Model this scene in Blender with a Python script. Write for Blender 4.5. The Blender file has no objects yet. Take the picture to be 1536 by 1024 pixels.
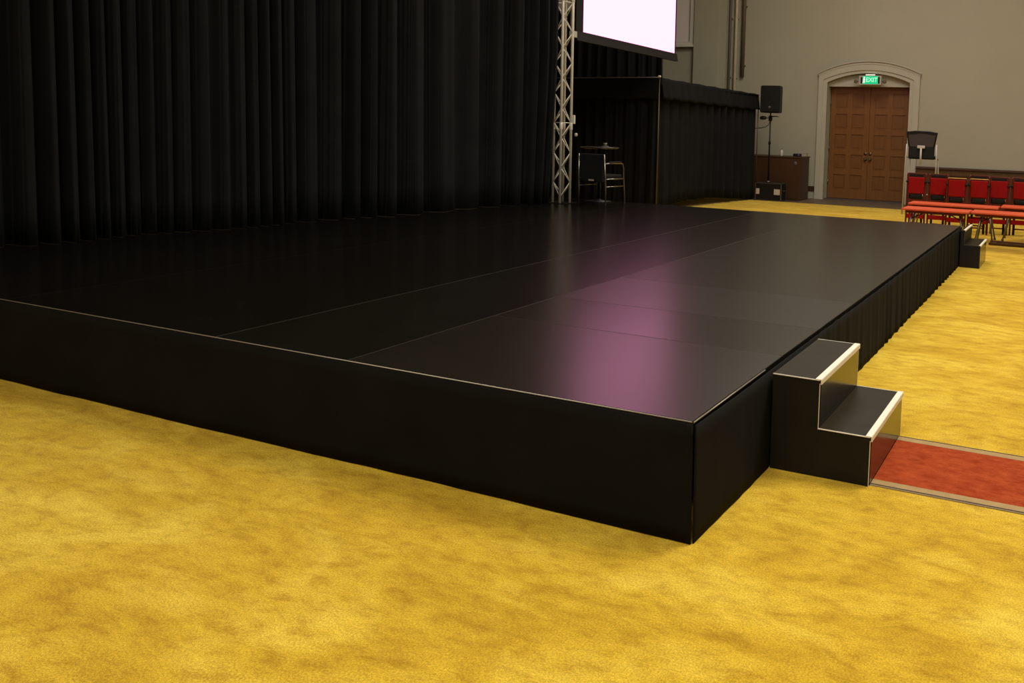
import bpy, bmesh, math, random
from mathutils import Vector, Matrix
random.seed(7)
S = bpy.context.scene
COL = S.collection
PI = math.pi

# ------------------------------------------------------------------ materials
def mat(name, col, rough=0.5, metal=0.0, spec=0.5, **kw):
    m = bpy.data.materials.new(name); m.use_nodes = True
    b = m.node_tree.nodes['Principled BSDF']
    b.inputs['Base Color'].default_value = (*col, 1)
    b.inputs['Roughness'].default_value = rough
    b.inputs['Metallic'].default_value = metal
    b.inputs['Specular IOR Level'].default_value = spec
    for k, v in kw.items():
        b.inputs[k.replace('_', ' ')].default_value = v
    return m

def nodes(m): return m.node_tree.nodes, m.node_tree.links, m.node_tree.nodes['Principled BSDF']

def coords(m, scale=(1, 1, 1)):
    N, L, b = nodes(m)
    tc = N.new('ShaderNodeTexCoord'); mp = N.new('ShaderNodeMapping')
    mp.inputs['Scale'].default_value = scale
    L.new(tc.outputs['Object'], mp.inputs['Vector'])
    return mp.outputs['Vector']

def noise(m, vec, scale, detail=4, rough=0.5, dist=0.0):
    N, L, b = nodes(m)
    n = N.new('ShaderNodeTexNoise')
    n.inputs['Scale'].default_value = scale; n.inputs['Detail'].default_value = detail
    n.inputs['Roughness'].default_value = rough; n.inputs['Distortion'].default_value = dist
    L.new(vec, n.inputs['Vector'])
    return n.outputs['Fac']

def ramp(m, fac, stops):
    N, L, b = nodes(m)
    r = N.new('ShaderNodeValToRGB')
    e = r.color_ramp.elements
    while len(e) < len(stops): e.new(0.5)
    for el, (p, c) in zip(e, stops):
        el.position = p; el.color = (*c, 1)
    L.new(fac, r.inputs['Fac'])
    return r.outputs['Color']

def mixc(m, a, b_, fac=0.5, mode='MIX'):
    N, L, b = nodes(m)
    x = N.new('ShaderNodeMix'); x.data_type = 'RGBA'; x.blend_type = mode
    if hasattr(fac, 'node'): L.new(fac, x.inputs['Factor'])
    else: x.inputs['Factor'].default_value = fac
    L.new(a, x.inputs['A']); L.new(b_, x.inputs['B'])
    return x.outputs['Result']

def bump(m, fac, strength=0.3, dist=0.01):
    N, L, b = nodes(m)
    bp = N.new('ShaderNodeBump')
    bp.inputs['Strength'].default_value = strength; bp.inputs['Distance'].default_value = dist
    L.new(fac, bp.inputs['Height']); L.new(bp.outputs['Normal'], b.inputs['Normal'])

def var_mat(name, c1, c2, scale, rough, spec=0.5, bump_s=0.0, bump_scale=None, bump_d=0.005, stretch=(1, 1, 1), metal=0.0):
    m = mat(name, c1, rough, metal, spec)
    N, L, b = nodes(m)
    v = coords(m, stretch)
    f = noise(m, v, scale, 5)
    L.new(ramp(m, f, [(0.3, c1), (0.7, c2)]), b.inputs['Base Color'])
    if bump_s:
        bump(m, noise(m, v, bump_scale or scale * 5, 3), bump_s, bump_d)
    return m

# gold carpet: brushed pile blotches + fibre grain
def carpet_mat():
    m = mat('gold_carpet_pile', (0.6, 0.36, 0.05), 0.95, 0, 0.08)
    N, L, b = nodes(m)
    v = coords(m)
    big = noise(m, coords(m, (0.75, 1.5, 1)), 1.5, 6, 0.62, 0.9)
    mid = noise(m, coords(m, (1.0, 1.9, 1)), 6.5, 6, 0.7, 0.35)
    fine = noise(m, v, 120, 3, 0.7)
    grit = noise(m, v, 420, 2, 0.6)
    c1 = ramp(m, big, [(0.30, (0.575, 0.348, 0.016)), (0.48, (0.745, 0.495, 0.034)), (0.68, (0.90, 0.655, 0.076))])
    c2 = ramp(m, mid, [(0.32, (0.67, 0.575, 0.42)), (0.5, (0.95, 0.93, 0.90)), (0.7, (1.12, 1.14, 1.2))])
    c3 = ramp(m, fine, [(0.34, (0.58, 0.54, 0.46)), (0.66, (1.2, 1.22, 1.28))])
    c4 = ramp(m, grit, [(0.36, (0.58, 0.54, 0.46)), (0.64, (1.24, 1.26, 1.3))])
    c = mixc(m, c1, c2, 0.85, 'MULTIPLY'); c = mixc(m, c, c3, 0.8, 'MULTIPLY'); c = mixc(m, c, c4, 0.9, 'MULTIPLY')
    L.new(c, b.inputs['Base Color'])
    b.inputs['Sheen Weight'].default_value = 0.30
    b.inputs['Sheen Roughness'].default_value = 0.45
    b.inputs['Sheen Tint'].default_value = (1.0, 0.86, 0.50, 1)
    bump(m, fine, 0.45, 0.012)
    return m

def runner_mat():
    m = mat('red_runner_pile', (0.42, 0.05, 0.02), 0.95, 0, 0.06)
    N, L, b = nodes(m)
    v = coords(m)
    c1 = ramp(m, noise(m, coords(m, (1.0, 1.6, 1)), 9, 6, 0.7, 0.2), [(0.32, (0.27, 0.033, 0.009)), (0.68, (0.44, 0.082, 0.025))])
    fine = noise(m, v, 160, 3, 0.7)
    c = mixc(m, c1, ramp(m, fine, [(0.3, (0.72, 0.7, 0.7)), (0.7, (1.1, 1.1, 1.1))]), 0.8, 'MULTIPLY')
    L.new(c, b.inputs['Base Color']); bump(m, fine, 0.4, 0.008)
    return m

def deck_mat(name, rough, base):
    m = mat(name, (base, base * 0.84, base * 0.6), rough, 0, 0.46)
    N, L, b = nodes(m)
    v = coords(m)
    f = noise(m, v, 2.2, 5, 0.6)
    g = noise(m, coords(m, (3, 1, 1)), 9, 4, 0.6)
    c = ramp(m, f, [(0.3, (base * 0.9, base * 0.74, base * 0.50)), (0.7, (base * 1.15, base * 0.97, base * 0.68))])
    L.new(c, b.inputs['Base Color'])
    r = N.new('ShaderNodeMapRange'); r.inputs['To Min'].default_value = rough - 0.008; r.inputs['To Max'].default_value = rough + 0.010
    L.new(g, r.inputs['Value']); L.new(r.outputs['Result'], b.inputs['Roughness'])
    return m

def wood_mat(name, c1, c2, scale=3.0, rough=0.45, vertical=True):
    m = mat(name, c1, rough, 0, 0.4)
    N, L, b = nodes(m)
    v = coords(m, (9, 9, 0.7) if vertical else (0.7, 9, 9))
    f = noise(m, v, scale, 6, 0.65, 0.6)
    L.new(ramp(m, f, [(0.3, c1), (0.7, c2)]), b.inputs['Base Color'])
    bump(m, f, 0.08, 0.003)
    return m

def velvet_mat(name, c1, c2, sheen=0.15):
    m = var_mat(name, c1, c2, 3.0, 0.9, 0.15, 0.15, 60, 0.003)
    b = m.node_tree.nodes['Principled BSDF']
    b.inputs['Sheen Weight'].default_value = sheen
    b.inputs['Sheen Roughness'].default_value = 0.4
    b.inputs['Sheen Tint'].default_value = (0.10, 0.10, 0.09, 1)
    return m

def emit(name, col, strength, base=(0.8, 0.8, 0.8)):
    m = mat(name, base, 0.6)
    b = m.node_tree.nodes['Principled BSDF']
    b.inputs['Emission Color'].default_value = (*col, 1)
    b.inputs['Emission Strength'].default_value = strength
    return m

M = dict(
    carpet=carpet_mat(), runner=runner_mat(),
    tape=var_mat('tan_border_tape', (0.30, 0.19, 0.07), (0.36, 0.24, 0.09), 20, 0.7),
    tape_dark=mat('dark_binding', (0.05, 0.03, 0.015), 0.6),
    tape_edge=mat('pale_binding', (0.34, 0.27, 0.17), 0.6),
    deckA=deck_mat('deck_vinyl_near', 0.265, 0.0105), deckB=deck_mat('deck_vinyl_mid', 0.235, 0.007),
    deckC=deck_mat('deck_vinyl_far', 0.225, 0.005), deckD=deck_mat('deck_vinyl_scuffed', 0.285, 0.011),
    deck_edge=mat('deck_metal_edge', (0.25, 0.225, 0.18), 0.42, 0.5),
    deck_joint=mat('deck_joint_strip', (0.036, 0.031, 0.025), 0.5, 0.0, 0.3),
    skirt=velvet_mat('black_skirt_cloth', (0.0040, 0.0037, 0.0033), (0.0062, 0.0057, 0.0050), 0.0),
    skirtS=velvet_mat('black_side_skirt_cloth', (0.0038, 0.0036, 0.0032), (0.0062, 0.0058, 0.0050), 0.0),
    curtain=velvet_mat('black_velvet', (0.0052, 0.0058, 0.0063), (0.0082, 0.0090, 0.0094), 0.02),
    drape=velvet_mat('black_drape', (0.0048, 0.0052, 0.0056), (0.0074, 0.0079, 0.0083), 0.02),
    step=var_mat('black_laminate', (0.007, 0.0062, 0.005), (0.010, 0.009, 0.0075), 6, 0.55, 0.22, 0.04, 200, 0.001),
    riser=mat('gloss_black_laminate', (0.010, 0.010, 0.010), 0.2, 0, 0.6),
    tread=var_mat('ribbed_rubber_tread', (0.020, 0.015, 0.008), (0.026, 0.020, 0.011), 8, 0.5, 0.08, 0.15, 300, 0.001),
    nosing=mat('ivory_nosing', (0.80, 0.75, 0.64), 0.45),
    alu=var_mat('aluminium', (0.66, 0.63, 0.56), (0.78, 0.74, 0.66), 14, 0.38, 0.6, metal=0.15),
    alu_dark=mat('dull_steel', (0.16, 0.15, 0.15), 0.4, 0.8),
    chrome=mat('chrome', (0.7, 0.68, 0.66), 0.18, 1.0),
    steel_dim=mat('dim_steel', (0.30, 0.28, 0.26), 0.28, 0.95), winp=mat('window_paint', (0.56, 0.53, 0.48), 0.5),
    black=mat('black_plastic', (0.006, 0.006, 0.006), 0.5, 0, 0.25),
    blackfab=var_mat('black_upholstery', (0.008, 0.008, 0.008), (0.014, 0.013, 0.013), 30, 0.85, 0.2),
    grille=var_mat('speaker_grille', (0.006, 0.006, 0.006), (0.011, 0.011, 0.010), 140, 0.6, 0.2),
    badge=mat('grey_badge', (0.10, 0.08, 0.075), 0.4, 0.3),
    screen=emit('lit_screen', (1.0, 0.365, 0.62), 2.42, (0.01, 0.01, 0.01)),
    wall=var_mat('cream_plaster', (0.318, 0.300, 0.232), (0.342, 0.323, 0.251), 0.6, 0.9, 0.2, 0.08, 30, 0.004),
    trimw=var_mat('painted_stone_trim', (0.36, 0.342, 0.28), (0.385, 0.366, 0.30), 2, 0.75, 0.3, 0.05, 40, 0.003),
    ceil=mat('ceiling_paint', (0.62, 0.57, 0.46), 0.9),
    stone=var_mat('dark_stone_floor', (0.085, 0.062, 0.038), (0.13, 0.098, 0.064), 5, 0.5, 0.4),
    door=wood_mat('oak_door', (0.128, 0.050, 0.0105), (0.172, 0.069, 0.0155)),
    doorp=wood_mat('oak_panel', (0.115, 0.044, 0.0090), (0.155, 0.061, 0.0135)),
    cab=wood_mat('mahogany', (0.034, 0.0135, 0.0042), (0.052, 0.021, 0.0068)),
    wains=wood_mat('wainscot_wood', (0.060, 0.027, 0.0075), (0.09, 0.041, 0.012)),
    wainsd=mat('dark_cap_wood', (0.05, 0.022, 0.009), 0.5),
    brass=mat('aged_brass', (0.16, 0.13, 0.09), 0.35, 0.9),
    gold=mat('gilt', (0.85, 0.55, 0.16), 0.35, 0.4),
    redvinyl=var_mat('red_vinyl_pad', (0.235, 0.003, 0.0035), (0.28, 0.0045, 0.0045), 12, 0.7, 0.12),
    redframe=var_mat('dark_red_frame', (0.080, 0.0105, 0.005), (0.12, 0.016, 0.007), 8, 0.5, 0.3),
    redtop=var_mat('red_table_top', (0.52, 0.070, 0.022), (0.62, 0.095, 0.032), 5, 0.6, 0.3),
    white=mat('white_enamel', (0.42, 0.40, 0.37), 0.4),
    mesh=mat('dark_mesh_fabric', (0.045, 0.036, 0.035), 0.8, 0, 0.2),
    label=mat('white_label', (0.42, 0.38, 0.30), 0.6),
    paper=mat('grey_card', (0.30, 0.26, 0.20), 0.7),
    glassp=mat('pale_plastic', (0.50, 0.46, 0.42), 0.25),
    green=emit('green_exit_face', (0.0, 0.60, 0.25), 1.0, (0.0, 0.05, 0.02)),
    glow=emit('exit_letters', (0.12, 0.85, 0.42), 1.0),
    glow2=emit('exit_figure', (0.9, 0.85, 0.75), 0.9),
    lampface=emit('emergency_lamp_strip', (1.0, 0.9, 0.72), 0.7),
    pipe=var_mat('painted_pipe', (0.38, 0.33, 0.22), (0.42, 0.37, 0.25), 5, 0.6),
    piped=mat('dark_conduit', (0.10, 0.075, 0.045), 0.6),
    pane=mat('window_pane', (0.66, 0.60, 0.60), 0.15),
)

# ------------------------------------------------------------------ mesh helpers
class MB:
    def __init__(s): s.bm = bmesh.new()
    def box(s, x0, x1, y0, y1, z0, z1, mtx=None):
        ps = [(x0, y0, z0), (x1, y0, z0), (x1, y1, z0), (x0, y1, z0), (x0, y0, z1), (x1, y0, z1), (x1, y1, z1), (x0, y1, z1)]
        vs = [s.bm.verts.new((mtx @ Vector(p)) if mtx else p) for p in ps]
        for f in ((0, 3, 2, 1), (4, 5, 6, 7), (0, 1, 5, 4), (1, 2, 6, 5), (2, 3, 7, 6), (3, 0, 4, 7)):
            s.bm.faces.new([vs[i] for i in f])
        return s
    def rbox(s, x0, x1, y0, y1, z0, z1, r=0.01, seg=2):
        t = MB(); t.box(x0, x1, y0, y1, z0, z1)
        bmesh.ops.bevel(t.bm, geom=t.bm.edges[:], offset=r, segments=seg, affect='EDGES', profile=0.5)
        return s.join(t)
    def join(s, t):
        me = bpy.data.meshes.new('tmp'); t.bm.to_mesh(me); t.bm.free(); s.bm.from_mesh(me); bpy.data.meshes.remove(me)
        return s
    def tube(s, pts, r, seg=10, cap=True):
        pts = [Vector(p) for p in pts]
        rs = r if isinstance(r, (list, tuple)) else [r] * len(pts)
        rings = []; n = len(pts); ref = None
        for i, p in enumerate(pts):
            t = ((pts[min(i + 1, n - 1)] - pts[max(i - 1, 0)])).normalized()
            if ref is None:
                ref = Vector((0, 0, 1)) if abs(t.z) < 0.9 else Vector((1, 0, 0))
            a = t.cross(ref).normalized(); b = t.cross(a).normalized(); ref = -b if False else a.cross(t)
            rings.append([s.bm.verts.new(p + (a * math.cos(2 * PI * k / seg) + b * math.sin(2 * PI * k / seg)) * rs[i]) for k in range(seg)])
        for i in range(n - 1):
            for k in range(seg):
                f = s.bm.faces.new((rings[i][k], rings[i][(k + 1) % seg], rings[i + 1][(k + 1) % seg], rings[i + 1][k])); f.smooth = True
        if cap:
            s.bm.faces.new(rings[0][::-1]); s.bm.faces.new(rings[-1])
        return s
    def lathe(s, prof, c=(0, 0, 0), seg=24, axis='Z'):
        rings = []
        for r, h in prof:
            ring = []
            for k in range(seg):
                a = 2 * PI * k / seg
                p = Vector((r * math.cos(a), r * math.sin(a), h))
                if axis == 'Y': p = Vector((p.x, p.z, p.y))
                if axis == 'X': p = Vector((p.z, p.x, p.y))
                ring.append(s.bm.verts.new(p + Vector(c)))
            rings.append(ring)
        for i in range(len(rings) - 1):
            for k in range(seg):
                f = s.bm.faces.new((rings[i][k], rings[i][(k + 1) % seg], rings[i + 1][(k + 1) % seg], rings[i + 1][k])); f.smooth = True
        s.bm.faces.new(rings[0][::-1]); s.bm.faces.new(rings[-1])
        return s
    def prism(s, pts, d0, d1, plane='XZ'):
        """2-D outline extruded between d0 and d1 along the third axis"""
        def P(u, v, d): return (u, d, v) if plane == 'XZ' else ((u, v, d) if plane == 'XY' else (d, u, v))
        a = [s.bm.verts.new(P(u, v, d0)) for u, v in pts]; b = [s.bm.verts.new(P(u, v, d1)) for u, v in pts]
        n = len(pts)
        s.bm.faces.new(a); s.bm.faces.new(b[::-1])
        for i in range(n): s.bm.faces.new((a[i], b[i], b[(i + 1) % n], a[(i + 1) % n]))
        return s
    def strip(s, A, B, d0, d1, plane='XZ'):
        """band between two outlines A and B of equal length, extruded d0..d1"""
        def P(u, v, d): return (u, d, v) if plane == 'XZ' else ((u, v, d) if plane == 'XY' else (d, u, v))
        for i in range(len(A) - 1):
            q = [A[i], A[i + 1], B[i + 1], B[i]]
            lo = [s.bm.verts.new(P(*p, d0)) for p in q]; hi = [s.bm.verts.new(P(*p, d1)) for p in q]
            s.bm.faces.new(lo); s.bm.faces.new(hi[::-1])
            for k in range(4): s.bm.faces.new((lo[k], hi[k], hi[(k + 1) % 4], lo[(k + 1) % 4]))
        return s
    def xf(s, m): bmesh.ops.transform(s.bm, matrix=m, verts=s.bm.verts[:]); return s

def obj(name, mb, m, parent=None, loc=None, smooth=False):
    bmesh.ops.remove_doubles(mb.bm, verts=mb.bm.verts[:], dist=1e-5)
    bmesh.ops.recalc_face_normals(mb.bm, faces=mb.bm.faces[:])
    me = bpy.data.meshes.new(name); mb.bm.to_mesh(me); mb.bm.free()
    me.materials.append(M[m] if isinstance(m, str) else m)
    if smooth:
        for p in me.polygons: p.use_smooth = True
    o = bpy.data.objects.new(name, me); COL.objects.link(o)
    if loc: o.location = loc
    if parent: o.parent = parent
    return o
def thing(name, label, cat, loc=(0, 0, 0), rz=0, group=None):
    o = bpy.data.objects.new(name, None); COL.objects.link(o); o.empty_display_size = 0.1
    o.location = loc; o.rotation_euler = (0, 0, rz)
    o['label'] = label; o['category'] = cat
    if group: o['group'] = group
    return o
def tag(o, label, cat, group=None):
    o['label'] = label; o['category'] = cat
    if group: o['group'] = group
    return o
def struct(o, label=None, cat=None):
    o['kind'] = 'structure'
    if label: o['label'] = label
    if cat: o['category'] = cat
    return o
def dup(root, loc, rz, label):
    r = root.copy(); COL.objects.link(r); r.location = loc; r.rotation_euler = (0, 0, rz); r['label'] = label
    for ch in root.children:
        c = ch.copy(); COL.objects.link(c); c.parent = r
        for g in ch.children:
            d = g.copy(); COL.objects.link(d); d.parent = c
    return r

# ------------------------------------------------------------------ room shell
XL, XR, YF, YW, ZC = -11.5, 13.0, -9.0, 19.2, 8.6
struct(obj('floor', MB().box(XL, XR, YF, YW + 0.6, -0.20, -0.012), 'stone'), 'dark stone floor showing as a strip before the double door', 'floor')
struct(obj('ceiling', MB().box(XL, XR, YF, YW + 0.6, ZC, ZC + 0.2), 'ceil'), 'pale ceiling high above the hall', 'ceiling')
struct(obj('wall_left', MB().box(XL - 0.2, XL, YF, YW, -0.012, ZC), 'wall'), 'cream plaster wall behind the black curtain', 'wall')
struct(obj('wall_right', MB().box(XR, XR + 0.2, YF, YW, -0.012, ZC), 'wall'), 'cream plaster wall on the seating side', 'wall')
struct(obj('wall_front', MB().box(XL, XR, YF - 0.2, YF, -0.012, ZC), 'wall'), 'cream plaster wall behind the viewer', 'wall')

# back wall with the arched door opening
DX0, DX1 = -4.74, -2.58           # opening
ZS, ZA = 3.09, 3.33               # spring and apex of the inner arch
def arch(x0, x1, zs, za, n=24):
    w = (x1 - x0) / 2; h = za - zs; R = (w * w + h * h) / (2 * h); cx = (x0 + x1) / 2; cz = za - R
    out = []
    for i in range(n + 1):
        x = x0 + (x1 - x0) * i / n
        out.append((x, cz + math.sqrt(max(R * R - (x - cx) ** 2, 0))))
    return out
inner = arch(DX0, DX1, ZS, ZA)
wb = MB()
wb.box(XL, DX0, YW, YW + 0.6, -0.012, ZC).box(DX1, XR, YW, YW + 0.6, -0.012, ZC)
wb.strip(inner, [(x, ZC) for x, z in inner], YW, YW + 0.6)
wall_back = struct(obj('wall_back', wb, 'wall'), 'cream plaster back wall around the arched door', 'wall')
struct(obj('wall_passage', MB().box(DX0 - 0.3, DX1 + 0.3, YW + 0.62, YW + 0.7, -0.012, 3.6), 'stone'), 'dark closure behind the door', 'wall')

# stone surround of the door
O0, O1 = -4.97, -2.33
outer = arch(O0, O1, 3.27, 3.57)
sur = MB()
inn = [(DX0, -0.012), (DX0, 1.5)] + inner + [(DX1, 1.5), (DX1, -0.012)]
out_ = [(O0, -0.012), (O0, 1.5)] + outer + [(O1, 1.5), (O1, -0.012)]
sur.strip(inn, out_, YW - 0.05, YW + 0.01)
mid0 = [(DX0 - 0.10, -0.012), (DX0 - 0.10, 1.5)] + arch(DX0 - 0.10, DX1 + 0.10, 3.16, 3.41) + [(DX1 + 0.10, 1.5), (DX1 + 0.10, -0.012)]
sur.strip(mid0, out_, YW - 0.075, YW - 0.049)
struct(obj('trim_1', sur, 'trimw'), 'pale stepped stone surround of the arched door', 'door surround')
hood = MB()
hood.strip(arch(O0 - 0.005, O1 + 0.005, 3.262, 3.56), arch(O0 - 0.02, O1 + 0.02, 3.305, 3.625), YW - 0.085, YW)
hood.strip(arch(O0 - 0.02, O1 + 0.02, 3.305, 3.625), arch(O0 - 0.03, O1 + 0.03, 3.325, 3.655), YW - 0.115, YW)
struct(obj('trim_2', hood, 'trimw'), 'arched hood moulding over the door surround', 'moulding')
tym = MB().strip([(x, 2.99) for x, z in inner], inner, YW + 0.10, YW + 0.45)
struct(obj('trim_3', tym, 'trimw'), 'pale flat panel under the arch above the door leaves', 'panel')

# double door
door = struct(thing('door_1', 'brown oak double door of square panels in the arched surround', 'door', (0, 0, 0)))
def leaf(x0, x1, side):
    y0, y1 = YW + 0.34, YW + 0.42
    z0, z1 = 0.02, 2.985
    lf = MB()
    st = 0.135; mid = 0.12; rail = 0.145; bot = 0.24; top = 0.17
    cols = [(x0 + st, (x0 + x1) / 2 - mid / 2), ((x0 + x1) / 2 + mid / 2, x1 - st)]
    n = 5; h = (z1 - z0 - top - bot - rail * (n - 1)) / n
    rows = [(z0 + bot + i * (h + rail), z0 + bot + i * (h + rail) + h) for i in range(n)]
    lf.box(x0, cols[0][0], y0, y1, z0, z1).box(cols[0][1], cols[1][0], y0, y1, z0, z1).box(cols[1][1], x1, y0, y1, z0, z1)
    for c in cols:
        zz = [z0] + [v for r in rows for v in r] + [z1]
        for a, b in zip(zz[::2], zz[1::2]): lf.box(c[0], c[1], y0, y1, a, b)
    L_ = obj('door_leaf', lf, 'door', door)
    for c in cols:
        for r in rows:
            p = MB().box(c[0] - 0.002, c[1] + 0.002, y0 + 0.02, y1 - 0.005, r[0] - 0.002, r[1] + 0.002)
            t = MB().box(c[0] + 0.045, c[1] - 0.045, y0 + 0.010, y0 + 0.03, r[0] + 0.045, r[1] - 0.045)
            p.join(t)
            obj('panel', p, 'doorp', L_)
    kx = x1 - 0.06 if side < 0 else x0 + 0.06
    k = MB().lathe([(0.045, 0.0), (0.045, -0.008), (0.018, -0.012), (0.018, -0.045), (0.034, -0.055), (0.036, -0.075), (0.02, -0.09)], (kx, y0, 1.09), 16, 'Y')
    obj('door_knob', k, 'brass', L_)
    k = MB().lathe([(0.042, 0.0), (0.042, -0.02), (0.03, -0.03), (0.012, -0.035)], (kx, y0, 1.24), 16, 'Y')
    obj('lock', k, 'brass', L_)
    hx = x0 - 0.012 if side < 0 else x1 - 0.012
    for hz in (0.45, 1.35, 2.55):
        obj('hinge', MB().tube([(hx + 0.012, y0 - 0.012, hz - 0.06), (hx + 0.012, y0 - 0.012, hz + 0.06)], 0.014, 8), 'alu_dark', L_)
leaf(DX0 + 0.02, (DX0 + DX1) / 2 - 0.004, -1)
leaf((DX0 + DX1) / 2 + 0.004, DX1 - 0.02, 1)
sill = MB().box(DX0, DX1, YW + 0.02, YW + 0.46, -0.012, 0.012)
obj('threshold', sill, 'alu_dark', door)

# skirting block on the left of the door, pilaster, wainscot
struct(obj('baseboard_back', MB().rbox(-7.2, O0 - 0.015, YW - 0.03, YW + 0.005, 0.19, 0.32, 0.006), 'cab'), 'dark brown wooden rail low on the wall left of the door', 'baseboard')
pil = MB().box(-8.60, -7.88, YW - 0.16, YW + 0.01, -0.012, ZC).box(-7.90, -7.66, YW - 0.08, YW + 0.01, -0.012, ZC)
struct(obj('trim_4', pil, 'wall'), 'cream pilaster beside the hanging screen', 'pilaster')
wn = MB()
wx0, wx1 = O1 + 0.02, 9.0
wn.box(wx0, wx1, YW - 0.05, YW + 0.005, -0.012, 0.93)
x = wx0 + 0.1
while x < wx1 - 0.6:
    wn.box(x + 0.62, x + 0.74, YW - 0.075, YW - 0.049, 0.16, 0.78); x += 0.74
wn.box(wx0, wx1, YW - 0.075, YW - 0.049, 0.78, 0.93).box(wx0, wx1, YW - 0.075, YW - 0.049, 0.0, 0.16)
struct(obj('trim_5', wn, 'wains'), 'brown wooden wainscot right of the door', 'wainscot')
struct(obj('trim_6', MB().rbox(wx0 - 0.01, wx1, YW - 0.12, YW + 0.005, 0.93, 0.985, 0.008), 'wainsd'), 'dark cap rail on top of the wainscot', 'cap rail')

# window high on the back wall, behind the screen
win = struct(thing('window_1', 'pale window frame high on the wall beside the screen', 'window'))
wf = MB()
x0, x1, z0, z1 = -10.3, -8.63, 4.09, 6.6
for a in ((x0, x1, z0, z0 + 0.10), (x0, x1, z1 - 0.10, z1), (x0, x0 + 0.12, z0 + 0.10, z1 - 0.10), (x1 - 0.12, x1, z0 + 0.10, z1 - 0.10)):
    wf.box(a[0], a[1], YW - 0.10, YW + 0.01, a[2], a[3])
wf.box(x0 - 0.03, x1 + 0.03, YW - 0.16, YW + 0.01, z0 - 0.05, z0)
obj('window_frame', wf, 'winp', win)
obj('window_pane', MB().box(x0 + 0.12, x1 - 0.12, YW - 0.03, YW - 0.02, z0 + 0.10, z1 - 0.10), 'pane', win)
obj('glazing_bar', MB().box(-9.50, -9.44, YW - 0.05, YW - 0.02, z0 + 0.10, z1 - 0.10), 'trimw', win)

# pipes on the wall
def pipe(xc, r, z0, z1, m, label):
    t = thing('wall_pipe', label, 'pipe', (xc, YW - r - 0.02, z0), 0)
    obj('pipe_run', MB().tube([(0, 0, 0), (0, 0, z1 - z0)], r, 12), m, t)
    z = z0 + 0.3 if z0 > 1 else 3.2
    while z < z1:
        obj('pipe_bracket', MB().box(-r - 0.015, r + 0.015, -0.008, r + 0.022, z - z0 - 0.015, z - z0 + 0.015), m, t); z += 1.6
pipe(-7.55, 0.035, 0.0, ZC, 'piped', 'dark upright pipe on the wall, nearest the cream pilaster')
pipe(-7.37, 0.045, 0.0, ZC, 'pipe', 'cream upright pipe on the wall between two dark pipes')
pipe(-7.15, 0.055, 3.22, ZC, 'piped', 'dark conduit on the wall that stops short above the speaker')

# ------------------------------------------------------------------ carpets
cp = MB().box(XL + 0.06, XR - 0.06, YF + 0.06, 17.42, -0.012, 0.0)
tag(obj('carpet', cp, 'carpet'), 'gold brushed pile carpet covering the hall floor', 'carpet')

run = thing('carpet_runner', 'red carpet runner with tan borders leading to the near steps', 'runner', (0.587, 0.975, 0.0))
RL, RW = 4.2, 0.80
obj('red_field', MB().box(0, RL, 0.075, RW - 0.075, 0.0, 0.007), 'runner', run)
for y0 in (0.0, RW - 0.075):
    bd = obj('border', MB().box(0, RL, y0 + 0.012 if y0 == 0 else y0, y0 + 0.075 if y0 == 0 else y0 + 0.063, 0.0, 0.008), 'tape', run)
    yo = y0 + 0.006 if y0 == 0 else y0 + 0.063
    obj('binding', MB().box(0, RL, yo, yo + 0.006, 0.0, 0.010), 'tape_dark', bd)
    ye = y0 if y0 == 0 else y0 + 0.069
    obj('edge_piping', MB().box(0, RL, ye, ye + 0.006, 0.0, 0.007), 'tape_edge', bd)

# ------------------------------------------------------------------ stage
ZT = 0.541; SX = -8.4; SY = 9.29
stage = thing('stage', 'low black stage platform with cloth skirts on the gold carpet', 'stage', (0, 0, 0))
g = 0.0025
xs = [(-2.0, 0.0), (-3.0, -2.0), (-5.0, -3.0), (SX, -5.0)]
def panel(x0, x1, y0, y1, m, tilt=0.0):
    b = MB().box(x0 + g, x1 - g, y0 + g, y1 - g, ZT - 0.06, ZT)
    bmesh.ops.bevel(b.bm, geom=[e for e in b.bm.edges if all(v.co.z > ZT - 0.001 for v in e.verts)], offset=0.002, segments=2, affect='EDGES')
    return obj('deck_panel', b, m, stage)
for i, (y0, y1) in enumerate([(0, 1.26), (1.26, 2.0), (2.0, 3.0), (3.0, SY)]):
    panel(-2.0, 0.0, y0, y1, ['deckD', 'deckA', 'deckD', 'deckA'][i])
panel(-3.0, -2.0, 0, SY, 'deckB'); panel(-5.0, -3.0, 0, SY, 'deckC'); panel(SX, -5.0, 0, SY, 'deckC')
for xj in (-2.0, -3.0):
    obj('joint_strip', MB().box(xj - 0.003, xj + 0.003, 0.004, SY - 0.004, ZT - 0.02, ZT + 0.0006), 'deck_joint', stage)
obj('joint_strip', MB().box(-5.0015, -4.9985, 0.004, SY - 0.004, ZT - 0.02, ZT + 0.0003), 'black', stage)
for yj in (1.26, 2.0, 3.0):
    obj('joint_strip', MB().box(-1.996, -0.004, yj - 0.002, yj + 0.002, ZT - 0.02, ZT + 0.0004), 'deck_joint', stage)
obj('edge_trim', MB().tube([(SX, -0.004, ZT - 0.004), (-0.004, -0.004, ZT - 0.003)], 0.004, 8), 'deck_edge', stage)
obj('edge_trim', MB().tube([(0.003, 0.0, ZT - 0.004), (0.003, 0.94, ZT - 0.004)], 0.004, 8), 'deck_edge', stage)
obj('frame', MB().box(SX + 0.03, -0.03, 0.03, SY - 0.03, ZT - 0.16, ZT - 0.061), 'black', stage)
fl = MB()
for lx in (-0.15, -2.0, -4.0, -6.0, -8.2):
    for ly in (0.15, 2.3, 4.6, 6.9, 9.1):
        obj('leg', MB().box(lx - 0.025, lx + 0.025, ly - 0.025, ly + 0.025, 0, ZT - 0.16), 'alu_dark', stage)
fl.bm.free()
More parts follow.
